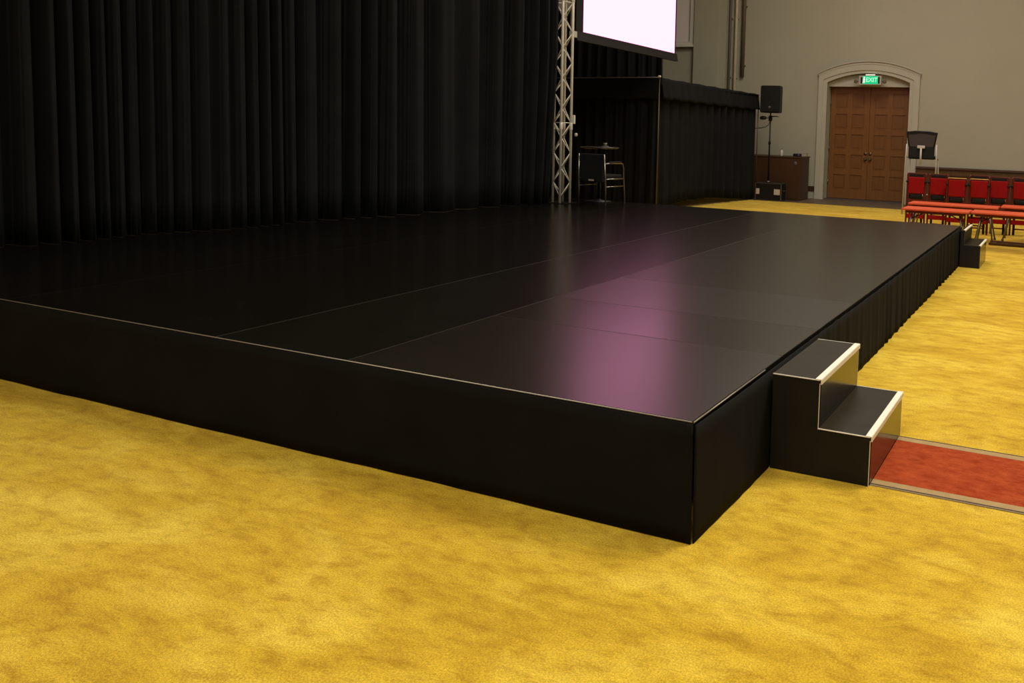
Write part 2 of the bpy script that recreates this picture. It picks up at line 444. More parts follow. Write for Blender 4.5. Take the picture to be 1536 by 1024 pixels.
# skirts: hanging cloth with thickness; wave(u, v) is the out-of-plane offset
def cloth(p0, p1, z0, z1, wave, hem=lambda s: 0.0, nu=200, nv=10, th=0.006, normal=None, top=lambda s: 0.0, shift=lambda s, t: 0.0):
    p0 = Vector((*p0, 0)); p1 = Vector((*p1, 0)); d = (p1 - p0); Lh = d.length; d.normalize()
    n = normal or Vector((d.y, -d.x, 0))
    b = MB(); front = []; back = []
    for j in range(nv + 1):
        t = j / nv; r0 = []; r1 = []
        for i in range(nu + 1):
            s_ = Lh * i / nu
            z = (z0 + hem(s_)) * (1 - t) + (z1 + top(s_)) * t
            w = wave(s_, t)
            base = p0 + d * (s_ + shift(s_, t))
            r0.append(b.bm.verts.new(base + n * w + Vector((0, 0, z))))
            r1.append(b.bm.verts.new(base + n * (w - th) + Vector((0, 0, z))))
        front.append(r0); back.append(r1)
    for j in range(nv):
        for i in range(nu):
            f = b.bm.faces.new((front[j][i], front[j][i + 1], front[j + 1][i + 1], front[j + 1][i])); f.smooth = True
            f = b.bm.faces.new((back[j][i], back[j + 1][i], back[j + 1][i + 1], back[j][i + 1])); f.smooth = True
    for i in range(nu):
        b.bm.faces.new((front[0][i], back[0][i], back[0][i + 1], front[0][i + 1]))
        b.bm.faces.new((front[nv][i], front[nv][i + 1], back[nv][i + 1], back[nv][i]))
    for j in range(nv):
        b.bm.faces.new((front[j][0], front[j + 1][0], back[j + 1][0], back[j][0]))
        b.bm.faces.new((front[j][nu], back[j][nu], back[j + 1][nu], front[j + 1][nu]))
    return b
def hsh(k): return (math.sin(k * 127.1 + 3.7) * 43758.5453) % 1.0
def vn(x):
    i = math.floor(x); f = x - i; f = f * f * (3 - 2 * f)
    return hsh(i) * (1 - f) + hsh(i + 1) * f
fsk = cloth((SX, -0.010), (-0.004, -0.010), 0.002, ZT - 0.008,
            lambda s, t: 0.006 + (1 - t) * (0.016 + 0.012 * (vn(s * 2.3) - 0.5)) + 0.004 * (vn(s * 5 + t * 2) - 0.5),
            hem=lambda s: 0.004 * (vn(s * 7)), nu=240, nv=8,
            shift=lambda s, t: (0.009 + 0.014 * (1 - t)) * max(0, s + SX + 0.4) / 0.4)
obj('front_skirt', fsk, 'skirt', stage)
def swave(s, t):
    a = (0.25 + 0.75 * vn(s * 0.9 + 5)) * (1 - 0.55 * t)
    f = math.sin(s * 26 + 5 * vn(s * 2.1)) * 0.5 + math.sin(s * 47 + 7 * vn(s * 1.3 + 9)) * 0.3
    flat = 1.0 if s > 1.9 else 0.45
    e = min(1, s / 0.5)
    return 0.010 + e * (0.008 + 0.019 * a * f * flat) + (1 - t) * 0.012 + 0.004 * (vn(s * 3) - 0.5)
ssk = cloth((0.008, 0.012), (0.008, SY), 0.002, ZT - 0.008, swave, hem=lambda s: 0.005 * vn(s * 6), nu=520, nv=8,
            top=lambda s: -0.004 + 0.006 * (vn(s * 1.7) - 0.5),
            shift=lambda s, t: -(0.016 + 0.018 * (1 - t)) * max(0, 0.3 - s) / 0.3)
obj('side_skirt', ssk, 'skirtS', stage)
bsk = cloth((0.0, SY + 0.006), (SX, SY + 0.006), 0.002, ZT - 0.008, lambda s, t: 0.006 + 0.006 * math.sin(s * 20), nu=200, nv=4)
obj('back_skirt', bsk, 'skirtS', stage)

# ------------------------------------------------------------------ steps
def steps(label, loc, X1, X2, Z1, Z2, W, nw=0.028, nh=0.024, edge='alu', upper='riser'):
    """treads run along X (away from the stage), width along Y"""
    t = thing('portable_steps', label, 'steps', loc)
    th = 0.018
    side = [(0, 0), (X2 - 0.006, 0), (X2 - 0.006, Z1 - 0.01), (X1 - 0.006, Z1 - 0.01), (X1 - 0.006, Z2 - 0.01), (0, Z2 - 0.01)]
    for y in (0, W - th):
        sp = obj('side_panel', MB().prism(side, y, y + th), 'step', t)
        tb = MB()
        ye = y - 0.002 if y == 0 else y + th - 0.004
        tb.box(0, X1 - 0.005, ye, ye + 0.006, Z2 - 0.004, Z2 + 0.001).box(X1 - 0.006, X2 - 0.005, ye, ye + 0.006, Z1 - 0.004, Z1 + 0.001)
        tb.box(X1 - 0.005, X1 - 0.002, ye, ye + 0.006, Z1, Z2 - 0.02).box(X2 - 0.005, X2 - 0.002, ye, ye + 0.006, 0, Z1 - 0.02)
        obj('edge_trim', tb, edge, sp)
    obj('riser', MB().box(X2 - 0.02, X2, th, W - th, 0.0, Z1 - 0.012), 'riser', t)
    obj('riser', MB().box(X1 - 0.02, X1, th, W - th, Z1 - 0.012, Z2 - 0.012), upper, t)
    obj('back_panel', MB().box(0, 0.015, th, W - th, 0.0, Z2 - 0.012), 'step', t)
    obj('tread', MB().box(X1 - 0.001, X2 - 0.002, 0.003, W - 0.003, Z1 - 0.012, Z1), 'tread', t)
    obj('tread', MB().box(0, X1 - 0.002, 0.003, W - 0.003, Z2 - 0.012, Z2), 'tread', t)
    for X, Z in ((X2, Z1), (X1, Z2)):
        n = MB().prism([(X - nw, Z - 0.001), (X - nw, Z + 0.004), (X + 0.004, Z + 0.004), (X + 0.006, Z), (X + 0.006, Z - nh), (X + 0.001, Z - nh), (X + 0.001, Z - 0.001)], 0.0, W)
        obj('nosing', n, 'nosing', t)
    return t
steps('two-tread black steps with ivory nosings at the near end of the red runner', (0.045, 0.955, 0), 0.262, 0.54, 0.262, 0.522, 0.87)
steps('smaller black steps with pale nosings at the far corner of the stage', (0.050, 8.96, 0), 0.055, 0.268, 0.315, 0.515, 0.85, 0.022, 0.014, 'alu_dark', 'step')

# ------------------------------------------------------------------ stage curtain
CA, CB = Vector((-7.72, 0.06)), Vector((-6.24, 8.20))
cur = thing('stage_curtain', 'tall black velvet curtain hanging in folds along the stage back', 'curtain', (CA.x, CA.y, 0))
Lc = (CB - CA).length
# irregular fold phase
ph = [0.0]; NU = 1500
for i in range(NU):
    s_ = Lc * i / NU
    lam = 0.15 + 0.50 * vn(s_ * 1.6 + 2) ** 2
    ph.append(ph[-1] + 2 * PI / lam * Lc / NU)
def cwave(s, t):
    k = min(int(s / Lc * NU), NU)
    p = ph[k]
    a = 0.055 + 0.085 * vn(s * 1.5 + 11)
    lean = (1 - t) * 1.6 * (vn(s * 0.8 + 4) - 0.5)
    w = 1.0 - 2.0 * (0.5 - 0.5 * math.sin(p + lean)) ** 1.8
    return a * w * (0.85 + 0.15 * t) + 0.010 * math.sin(p * 2.3 + 3 * t) * vn(s * 2 + 7) + 0.07 * math.sin(s * 3.3 + 4 * vn(s * 0.7) + 0.8 * t) + 0.06 * (vn(s * 0.5 + 1) - 0.5) + 0.155 * min(1.0, t / 0.4) * max(0.0, (s - Lc + 0.6) / 0.6)
cb = cloth((0, 0), (CB.x - CA.x, CB.y - CA.y), ZT + 0.003, 6.0, cwave, nu=NU, nv=14, th=0.008)
obj('drape_cloth', cb, 'curtain', cur)
dv = Vector((CB.x - CA.x, CB.y - CA.y, 0))
obj('curtain_rail', MB().tube([(0, 0, 6.02), (dv.x * 1.0, dv.y * 1.0, 6.02)], 0.025, 10), 'alu_dark', cur)

# ------------------------------------------------------------------ truss tower
TX, TY = -6.08, 8.435
tr = thing('truss_tower', 'silver lattice truss tower standing at the end of the curtain', 'truss', (TX, TY, ZT + 0.001), 0)
hd = 0.136
ang0 = math.radians(23.3)
corners = [(hd * math.cos(ang0 + k * PI / 2), hd * math.sin(ang0 + k * PI / 2)) for k in range(4)]
H0 = 5.6
for cx, cy in corners:
    ch = MB()
    ch.tube([(cx, cy, 0.0), (cx, cy, H0)], 0.0215, 12)
    for zj in (1.22, 3.22, 5.22):
        ch.tube([(cx, cy, zj - 0.06), (cx, cy, zj - 0.05), (cx, cy, zj + 0.05), (cx, cy, zj + 0.06)], [0.0215, 0.027, 0.027, 0.0215], 12)
    obj('chord', ch, 'alu', tr)
for k in range(4):
    a, b_ = corners[k], corners[(k + 1) % 4]
    br = MB(); z = 0.10; flip = k % 2; pitch = 0.235
    while z + pitch < H0:
        p, q = (a, b_) if flip else (b_, a)
        br.tube([(p[0], p[1], z), (q[0], q[1], z + pitch)], 0.0085, 6); z += pitch; flip = 1 - flip
        if any(abs(z - zj) < 0.13 for zj in (1.22, 3.22)):
            br.tube([(a[0], a[1], z), (b_[0], b_[1], z)], 0.0085, 6)
    obj('lattice_brace', br, 'alu', tr)
obj('base_plate', MB().rbox(-0.2, 0.2, -0.2, 0.2, 0.0, 0.006, 0.002), 'black', tr)
rx, ry = corners[3]
rx, ry = max(corners, key=lambda c: c[0] * 0.84 + c[1] * 0.54)
obj('clamp', MB().rbox(rx + 0.005, rx + 0.055, ry + 0.005, ry + 0.045, 1.26, 1.40, 0.008), 'alu', tr)
obj('clamp_knob', MB().lathe([(0.012, 0), (0.03, 0.012), (0.03, 0.035), (0.012, 0.045)], (rx + 0.055, ry + 0.03, 1.09), 12, 'X'), 'white', tr)

# ------------------------------------------------------------------ hanging screen
ux = Vector((-0.18, 3.895, 0)).normalized(); nx = Vector((ux.y, -ux.x, 0))
ANG = math.atan2(ux.y, ux.x)
scr = thing('projection_screen', 'large lit pinkish white screen hanging beside the truss tower', 'screen', (-6.085, 8.985, 3.3), ANG)
WS, HS = 3.90, 2.95       # local x along the screen, local -y toward the hall
obj('screen_surface', MB().box(0, WS, -0.006, 0.0, 0.0, HS), 'screen', scr)
obj('frame_border', MB().box(-0.24, 0, -0.02, 0.03, -0.02, HS + 0.08).box(WS, WS + 0.03, -0.02, 0.03, -0.02, HS + 0.08).box(0, WS, -0.02, 0.03, HS, HS + 0.08).box(0, WS, 0.001, 0.03, -0.02, HS), 'black', scr)
bar = MB().prism([(-0.02, 0.0), (0.02, 0.0), (0.02, -0.155), (-0.05, -0.155), (-0.03, -0.06)], -0.24, WS + 0.10, 'YZ')
obj('drop_bar', bar, 'black', scr)
obj('side_post', MB().box(-0.36, -0.315, -0.03, 0.02, -0.05, HS + 0.08), 'alu_dark', scr)
obj('bracket', MB().rbox(-0.37, -0.24, -0.045, 0.03, -0.12, -0.02, 0.008), 'white', scr)
for xx in (0.4, WS - 0.4):
    obj('hanging_cable', MB().tube([(xx, 0.01, HS + 0.08), (xx, 0.01, ZC - 3.3)], 0.006, 6), 'alu_dark', scr)

# ------------------------------------------------------------------ draped enclosure behind the stage
NX_, NY_ = -6.66, 13.0
FX_, FY_ = -6.13, 17.52
enc = thing('drape_enclosure', 'black draped booth with a valance behind the stage, right of the truss', 'drapes', (NX_, NY_, 0))
def rel(x, y): return (x - NX_, y - NY_)
Ls = math.hypot(FX_ - NX_, FY_ - NY_)
def dwave(seed, amp, lam):
    def w(s, t):
        p = 2 * PI * s / lam + 4 * vn(s * 1.4 + seed) + (1 - t) * 1.5 * (vn(s * 1.1 + seed * 2) - 0.5)
        return amp * (0.55 + 0.9 * vn(s * 1.9 + seed + 3)) * math.sin(p) + amp * 0.35 * math.sin(2.1 * p + 1.0)
    return w
def hemz(s):
    K = [(0, 0.02), (0.25, 0.06), (0.65, 0.115), (1.1, 0.165), (2.2, 0.17), (3.35, 0.095), (4.6, 0.003)]
    for (a, u), (b_, v) in zip(K, K[1:]):
        if s <= b_: return u + (v - u) * (s - a) / (b_ - a)
    return 0.003
sd = cloth((0, 0), rel(FX_, FY_), 0.0, 2.62, dwave(3.0, 0.052, 0.36), nu=420, nv=10,
           hem=lambda s: hemz(s) + 0.012 * vn(s * 5), top=lambda s: -0.10 * s / Ls)
obj('side_drape', sd, 'drape', enc)
fd = cloth((-3.6, 0.55), (0, 0), 0.01, 2.62, dwave(8.0, 0.045, 0.30), nu=380, nv=8)
obj('front_drape', fd, 'drape', enc)
n_s = Vector((FY_ - NY_, -(FX_ - NX_), 0)).normalized()
vs_ = cloth((0.07, -0.06), (FX_ - NX_ + 0.012, FY_ - NY_ + 0.05), 2.37, 2.80, lambda s, t: 0.03 + (1 - t) * (0.05 + 0.014 * math.sin(s * 19 + 4 * vn(s * 2))) + 0.008 * math.sin(s * 27 + 3 * vn(s)), nu=260, nv=6,
            top=lambda s: -0.115 * s / Ls + 0.006 * math.sin(s * 9), hem=lambda s: -0.085 * s / Ls + 0.012 * math.sin(s * 11 + 2))
obj('side_valance', vs_, 'drape', enc)
vf = cloth((-3.6, 0.47), (0.07, -0.08), 2.37, 2.80, lambda s, t: 0.02 + (1 - t) * 0.03 + 0.004 * math.sin(s * 17), nu=200, nv=5, hem=lambda s: 0.008 * math.sin(s * 6))
obj('front_valance', vf, 'drape', enc)
obj('top_cover', MB().prism([(0.08, -0.08), (FX_ - NX_ + 0.08, FY_ - NY_ + 0.05), (-4.2, FY_ - NY_ + 0.05), (-3.6, 0.5)], 2.655, 2.665, 'XY'), 'drape', enc)
obj('corner_pole', MB().tube([(0.055, -0.075, 0.0), (0.055, -0.075, 2.83)], 0.016, 10), mat('worn_brass_pole', (0.075, 0.058, 0.038), 0.5, 0.4), enc)
obj('top_rail', MB().tube([(-3.6, 0.44, 2.80), (0.06, -0.10, 2.812)], 0.010, 8), 'alu_dark', enc)
obj('pole_cap', MB().lathe([(0.02, 0), (0.035, 0.01), (0.035, 0.03), (0.015, 0.045)], (0.05, -0.07, 2.81), 12), 'alu', enc)
obj('far_pole', MB().tube([(FX_ - NX_ + 0.055, FY_ - NY_ + 0.03, 0), (FX_ - NX_ + 0.055, FY_ - NY_ + 0.03, 2.62)], 0.014, 8), 'wainsd', enc)

upd = thing('backdrop_drape', 'taller black drape rising behind the draped booth under the screen', 'drapes', (-7.82, 15.5, 0))
# cut-out in the booth cover is not visible: it stands on its own rail behind the booth
ud = cloth((-3.5, 0.0), (0, 0), 2.70, 4.6, dwave(15.0, 0.04, 0.30), nu=300, nv=6)
obj('drape_cloth', ud, 'drape', upd)
obj('rail', MB().tube([(-3.5, 0, 4.62), (0.02, 0, 4.62)], 0.02, 8), 'alu_dark', upd)
obj('upright', MB().tube([(-0.03, 0.06, 2.67), (-0.03, 0.06, 4.62)], 0.02, 8), 'alu_dark', upd)
obj('upright', MB().tube([(-3.4, 0.06, 2.67), (-3.4, 0.06, 4.62)], 0.02, 8), 'alu_dark', upd)

# ------------------------------------------------------------------ black chair and small table on the stage
ch = thing('stacking_chair', 'black armchair with bright steel legs on the stage beside the truss', 'chair', (-5.55, 8.50, ZT + 0.003), math.radians(-8))
w2 = 0.27
obj('seat', MB().rbox(-0.23, 0.23, 0.03, 0.47, 0.42, 0.47, 0.015), 'blackfab', ch)
bk = MB().rbox(-0.23, 0.23, -0.03, 0.02, 0.36, 0.80, 0.015)
obj('backrest', bk, 'blackfab', ch)
for sx in (-1, 1):
    x = sx * w2
    obj('leg', MB().tube([(x, 0.0, 0.0), (x * 0.985, -0.01, 0.42), (x * 0.93, -0.035, 0.80)], 0.011, 8), 'steel_dim', ch)
    obj('leg', MB().tube([(x, 0.50, 0.0), (x, 0.46, 0.40), (x, 0.45, 0.58), (x, 0.43, 0.635), (x, 0.39, 0.655), (x, 0.20, 0.66), (x, -0.015, 0.655)], 0.011, 8), 'steel_dim', ch)
    obj('armrest', MB().rbox(x - 0.022, x + 0.022, 0.06, 0.38, 0.664, 0.685, 0.008), 'black', ch)
    obj('side_rail', MB().tube([(x, 0.0, 0.41), (x, 0.46, 0.41)], 0.010, 8).tube([(x, 0.0, 0.29), (x, 0.475, 0.29)], 0.008, 8), 'steel_dim', ch)
obj('cross_rail', MB().tube([(-w2, 0, 0.37), (w2, 0, 0.37)], 0.009, 8), 'black', ch)
lb = obj('label_sticker', MB().box(-0.05, 0.05, -0.036, -0.030, 0.375, 0.40), 'label', ch); lb['label'] = 'small pale sticker on the chair back'

tb = thing('side_table', 'small round black table behind the chair on the stage', 'table', (-5.73, 9.02, ZT + 0.001))
obj('tabletop', MB().lathe([(0.0, 0.0), (0.29, 0.0), (0.315, 0.008), (0.315, 0.022), (0.30, 0.028), (0.0, 0.028)], (0, 0, 0.875), 32), mat('polished_black_top', (0.02, 0.018, 0.016), 0.25), tb)
obj('pedestal', MB().tube([(0, 0, 0.02), (0, 0, 0.875)], 0.03, 12), 'black', tb)
obj('foot', MB().lathe([(0.21, 0.0), (0.21, 0.012), (0.05, 0.03), (0.03, 0.05)], (0, 0, 0), 24), 'black', tb)
mc = thing('cup', 'small pale cup on its saucer at the edge of the round table', 'cup', (-5.60, 8.97, ZT + 0.905))
obj('saucer', MB().lathe([(0.03, 0.0), (0.06, 0.008), (0.062, 0.012), (0.02, 0.010)], (0, 0, 0), 20), 'white', mc)
obj('cup_body', MB().lathe([(0.02, 0.010), (0.03, 0.03), (0.034, 0.065), (0.030, 0.065), (0.02, 0.02)], (0, 0, 0), 20), 'alu_dark', mc)

# ------------------------------------------------------------------ speaker, stand, case, cabinet
case = thing('equipment_case', 'black equipment case with two white labels under the speaker pole', 'case', (-5.68, 17.60, 0))
obj('case_body', MB().rbox(-0.34, 0.35, -0.20, 0.20, 0.012, 0.445, 0.01), 'black', case)
et = MB()
for x in (-0.345, 0.335):
    for y in (-0.207, 0.187): et.box(x, x + 0.02, y, y + 0.02, 0.005, 0.452)
for z in (0.005, 0.437):
    for y in (-0.207, 0.187): et.box(-0.345, 0.355, y, y + 0.02, z, z + 0.015)
    for x in (-0.345, 0.335): et.box(x, x + 0.02, -0.207, 0.207, z, z + 0.015)
obj('edge_trim', et, 'alu_dark', case)
for x in (-0.34 + 0.02, 0.16):
    o = obj('label_plate', MB().box(x, x + 0.155 if x > 0 else x + 0.09, -0.212, -0.2005, 0.165, 0.305), 'label', case); o['label'] = 'white label plate'
obj('handle', MB().tube([(0.35, -0.06, 0.26), (0.375, -0.06, 0.26), (0.375, 0.06, 0.26), (0.35, 0.06, 0.26)], 0.009, 8), 'alu_dark', case)

st = thing('speaker_pole', 'slim black pole standing on the equipment case, carrying the loudspeaker', 'stand', (-5.755, 17.60, 0.4525))
obj('base_collar', MB().lathe([(0.05, 0), (0.05, 0.03), (0.025, 0.05)], (0, 0, 0), 16), 'alu_dark', st)
obj('pole', MB().tube([(0, 0, 0.03), (0, 0, 1.0), (0, 0, 1.02), (0, 0, 1.77)], [0.022, 0.022, 0.0175, 0.0175], 12), 'black', st)
obj('locking_collar', MB().lathe([(0.03, 0), (0.034, 0.02), (0.034, 0.06), (0.028, 0.08)], (0, 0, 0.97), 14), 'black', st)
obj('clamp', MB().rbox(-0.04, 0.04, -0.04, 0.04, 1.56, 1.70, 0.01), 'black', st)

sp = thing('loudspeaker', 'black loudspeaker on top of the slim pole by the back wall', 'speaker', (-5.72, 17.60, 2.22))
pr = [(-0.262, -0.20), (0.262, -0.20), (0.20, 0.20), (-0.20, 0.20)]
bodyb = MB().prism(pr, 0.0, 0.68, 'XY')
bmesh.ops.bevel(bodyb.bm, geom=bodyb.bm.edges[:], offset=0.02, segments=3, affect='EDGES')
obj('cabinet', bodyb, 'black', sp)
obj('grille', MB().rbox(-0.238, 0.238, -0.212, -0.197, 0.03, 0.65, 0.005), 'grille', sp)
obj('badge', MB().lathe([(0.035, 0.0), (0.035, -0.006), (0.02, -0.008)], (-0.005, -0.212, 0.135), 16, 'Y'), 'badge', sp)

cl = thing('clamp_fixture', 'oval black fixture clamped to the pole below the loudspeaker', 'fixture', (-5.755, 17.555, 2.09))
hb = MB().lathe([(0.01, -0.085), (0.035, -0.075), (0.047, -0.03), (0.047, 0.03), (0.035, 0.075), (0.01, 0.085)], (-0.17, -0.03, 0.0), 18, 'X')
obj('head', hb, 'black', cl)
obj('arm', MB().tube([(-0.085, -0.03, 0), (-0.05, -0.03, 0.0), (-0.01, -0.03, 0.02)], 0.01, 8), 'black', cl)
obj('rear_bar', MB().tube([(0.02, -0.02, 0.03), (0.12, -0.02, 0.045), (0.19, -0.02, 0.045), (0.25, -0.02, 0.025)], [0.014, 0.014, 0.011, 0.005], 8), 'black', cl)

cab_ = tag(obj('audio_cable', MB().tube([(-5.765, 17.565, 2.00), (-5.775, 17.55, 1.93), (-5.85, 17.56, 1.87), (-5.97, 17.57, 1.835), (-6.18, 17.62, 1.82)], 0.009, 8), 'black'),
           'thin black cable sagging from the speaker pole to the draped booth', 'cable')

cb_ = thing('wooden_cabinet', 'plain mahogany cabinet against the wall left of the double door', 'cabinet', (-5.05, 17.95, -0.012))
obj('carcass', MB().box(-1.55, -0.01, 0.02, 0.90, 0.0, 1.105), 'cab', cb_)
obj('top', MB().rbox(-1.57, 0.015, 0.0, 0.92, 1.105, 1.135, 0.006), 'cab', cb_)
lk = obj('lock_plate', MB().lathe([(0.05, 0.02), (0.05, 0.008), (0.03, 0.0)], (-0.12, 0.0, 0.97), 18, 'Y'), 'badge', cb_); lk['label'] = 'round grey lock plate'
obj('door_panel', MB().rbox(-1.50, -0.05, 0.008, 0.021, 0.06, 1.07, 0.004), 'cab', cb_)
ZCAB = 1.1235
gd = thing('handheld_device', 'small dark device lying on the mahogany cabinet', 'device', (-5.23, 18.30, ZCAB))
obj('device_body', MB().rbox(-0.10, 0.11, -0.05, 0.05, 0.0, 0.075, 0.012), 'black', gd)
obj('dial', MB().lathe([(0.028, 0.0), (0.028, -0.012), (0.015, -0.016)], (0.055, -0.05, 0.035), 14, 'Y'), 'badge', gd)
tag(obj('paper_box', MB().rbox(-0.085, 0.085, -0.06, 0.06, 0, 0.095, 0.004).rbox(-0.088, 0.088, -0.063, 0.063, 0.07, 0.098, 0.003), 'paper', None, (-5.16, 18.68, ZCAB)), 'small grey box at the right end of the mahogany cabinet top', 'box')
bt = thing('bottle', 'slim pale bottle on the mahogany cabinet behind the pole', 'bottle', (-5.62, 18.20, ZCAB))
obj('bottle_body', MB().lathe([(0.03, 0.0), (0.035, 0.01), (0.035, 0.12), (0.02, 0.15), (0.014, 0.17)], (0, 0, 0), 16), 'glassp', bt)
obj('cap', MB().lathe([(0.016, 0.17), (0.016, 0.19), (0.012, 0.195)], (0, 0, 0), 12), 'badge', bt)

# ------------------------------------------------------------------ exit sign
ex = thing('exit_sign', 'green lit exit sign with twin lamp heads above the double door', 'sign', (-3.595, YW - 0.11, 3.03))
fr = MB()
fr.box(-0.29, 0.29, 0.0, 0.09, 0, 0.235)
obj('housing', fr, 'trimw', ex)
for bx in (-0.245, 0.205): obj('bezel', MB().box(bx, bx + 0.045, -0.006, 0, 0.035, 0.20), 'black', ex)
obj('face', MB().box(-0.188, 0.203, -0.010, 0.0, 0.025, 0.222), 'green', ex)
tc = bpy.data.curves.new('exit_text', 'FONT'); tc.body = 'EXIT'; tc.size = 0.155; tc.align_x = 'CENTER'; tc.align_y = 'CENTER'; tc.extrude = 0.002; tc.space_character = 0.95
to = bpy.data.objects.new('tmp_text', tc); COL.objects.link(to)
bpy.context.view_layer.update()
me = bpy.data.meshes.new_from_object(to.evaluated_get(bpy.context.evaluated_depsgraph_get()))
bpy.data.objects.remove(to)
me.transform(Matrix.Rotation(PI / 2, 4, 'X')); me.materials.clear(); me.materials.append(M['glow'])
lt = bpy.data.objects.new('lettering', me); COL.objects.link(lt); lt.parent = ex; lt.location = (0.045, -0.012, 0.124)
mn = MB()
mn.lathe([(0.003, 0), (0.018, 0.001), (0.018, 0.004), (0.003, 0.005)], (-0.150, -0.016, 0.185), 12, 'Y')
mn.tube([(-0.150, -0.013, 0.165), (-0.160, -0.013, 0.115)], 0.014, 6).tube([(-0.160, -0.013, 0.115), (-0.135, -0.013, 0.085), (-0.150, -0.013, 0.045)], 0.009, 6)
mn.tube([(-0.160, -0.013, 0.115), (-0.172, -0.013, 0.075), (-0.182, -0.013, 0.045)], 0.009, 6).tube([(-0.150, -0.013, 0.155), (-0.122, -0.013, 0.125)], 0.006, 6).tube([(-0.150, -0.013, 0.155), (-0.178, -0.013, 0.130)], 0.006, 6)
obj('running_figure', mn, 'glow2', ex)
for sx in (-1, 1):
    hd_ = obj('lamp_head', MB().lathe([(0.02, 0.05), (0.045, 0.03), (0.05, -0.02), (0.03, -0.03)], (sx * 0.375, 0.03, 0.085), 16, 'Y'), 'piped', ex)
    obj('lamp_arm', MB().tube([(sx * 0.29, 0.04, 0.10), (sx * 0.34, 0.04, 0.09)], 0.012, 8), 'piped', hd_)
obj('lamp_strip', MB().rbox(-0.12, 0.12, -0.01, 0.05, 0.245, 0.268, 0.006), 'lampface', ex)

# ------------------------------------------------------------------ folded red chairs
def red_chair(label, loc, rz=0, low=False):
    """folded chair standing upright; low: the kind without hand slot, gold edged"""
    t = thing('folding_chair', label, 'chair', loc, rz, 'red folding chairs in a row')
    W = 0.172; T = 1.012 if low else 1.066
    for sx in (-1, 1):
        obj('upright', MB().tube([(sx * W, 0.0, 0.0), (sx * W, 0.0, 0.55), (sx * W, 0.012, T - 0.03), (sx * (W - 0.012), 0.013, T)], 0.016, 8), 'redframe', t)
        obj('leg', MB().tube([(sx * 0.110, 0.07, 0.004), (sx * 0.110, 0.055, 0.60)], 0.022, 8), 'black', t)
        obj('hinge_knob', MB().lathe([(0.025, 0.0), (0.025, -0.02), (0.012, -0.028)], (sx * W, -0.012, 0.905), 12, 'Y'), 'black', t)
    obj('top_rail', MB().rbox(-W, W, 0.0, 0.026, T - 0.016, T + 0.006, 0.006), 'redframe', t)
    bp = obj('back_panel', MB().rbox(-W + 0.012, W - 0.012, 0.004, 0.026, 0.66, T - 0.012, 0.004), 'redframe', t)
    obj('back_pad', MB().rbox(-0.151, 0.151, -0.014, 0.012, 0.680, 0.988, 0.012, 3), 'redvinyl', t)
    if low:
        o = obj('gold_edge', MB().rbox(-W + 0.01, W - 0.01, -0.006, 0.012, T + 0.002, T + 0.014, 0.004), 'gold', t); o['label'] = 'gold edging on the top rail'
    else:
        obj('hand_slot', MB().rbox(-0.136, 0.132, -0.004, 0.010, 1.003, 1.048, 0.006), 'black', bp)
    sl = obj('seat_slot', MB().rbox(-0.130, 0.120, -0.006, 0.012, 0.578, 0.664, 0.02, 3), 'black', t)
    obj('steel_clip', MB().rbox(0.117, 0.132, -0.014, 0.010, 0.620, 0.664, 0.005), 'chrome', sl)
    obj('seat_board', MB().rbox(-W + 0.012, W - 0.012, 0.008, 0.035, 0.36, 0.668, 0.006), 'redframe', t)
    obj('stretcher', MB().rbox(-W + 0.01, W - 0.01, -0.004, 0.016, 0.20, 0.285, 0.006), 'redvinyl', t)
    obj('stretcher', MB().rbox(-0.120, 0.120, 0.055, 0.070, 0.10, 0.125, 0.005), 'redframe', t)
    return t
base = red_chair('red folding chair nearest the double door, below the tall white-legged chair', (-1.33, 13.42, 0), math.radians(2))
for x, y, r_, lab in [(-0.925, 13.42, 0.0, 'second red folding chair from the double door'),
         (-0.21, 13.66, 0.0, 'red folding chair mostly hidden, only its top rail rising behind the row'),
         (0.165, 13.44, 0.0, 'red folding chair second from the right edge of the picture'),
         (0.560, 13.50, 0.0, 'red folding chair cut by the right edge of the picture')]:
    dup(base, (x, y, 0), math.radians(r_), lab)
lowc = red_chair('red folding chair with a gold top edge, third from the double door', (-0.552, 13.16, 0), 0, True)
dup(lowc, (-0.166, 13.22, 0), 0, 'red folding chair with a gold top edge, standing in front of another chair')

# ------------------------------------------------------------------ red topped tables
def red_table(label, loc, Lx, rz=0):
    t = thing('folding_table', label, 'table', loc, rz, 'low red tables by the stage corner')
    D = 0.52; Z = 0.60
    obj('tabletop', MB().rbox(0, Lx, 0, D, Z - 0.03, Z, 0.008), 'redtop', t)
    obj('apron', MB().box(0.06, Lx - 0.06, 0.05, 0.075, Z - 0.075, Z - 0.03).box(0.06, Lx - 0.06, D - 0.075, D - 0.05, Z - 0.075, Z - 0.03), 'redframe', t)
    for sx, xa in ((-1, 0.16), (1, Lx - 0.16)):
        for ya, yb in ((0.14, 0.02), (D - 0.14, D - 0.02)):
            lg = obj('leg', MB().tube([(xa, ya, Z - 0.03), (xa + sx * 0.05, (ya * 2 + yb) / 3, 0.30), (xa + sx * 0.10, yb, 0.010)], 0.014, 8), 'alu_dark', t)
            obj('foot_cap', MB().lathe([(0.02, 0), (0.021, 0.03), (0.015, 0.04)], (xa + sx * 0.10, yb, 0), 10), 'badge', lg)
        obj('leg_brace', MB().tube([(xa + sx * 0.03, 0.11, 0.42), (xa + sx * 0.03, D - 0.11, 0.42)], 0.010, 8).tube([(xa + sx * 0.03, D / 2, 0.42), (xa - sx * 0.26, D / 2, Z - 0.03)], 0.009, 8), 'black', t)
        obj('bracket', MB().rbox(xa - 0.05, xa + 0.05, 0.10, D - 0.10, Z - 0.075, Z - 0.03, 0.006), 'black', t)
    return t
red_table('low red table nearest the far stage steps, front row at left', (-1.13, 10.90, 0), 1.06)
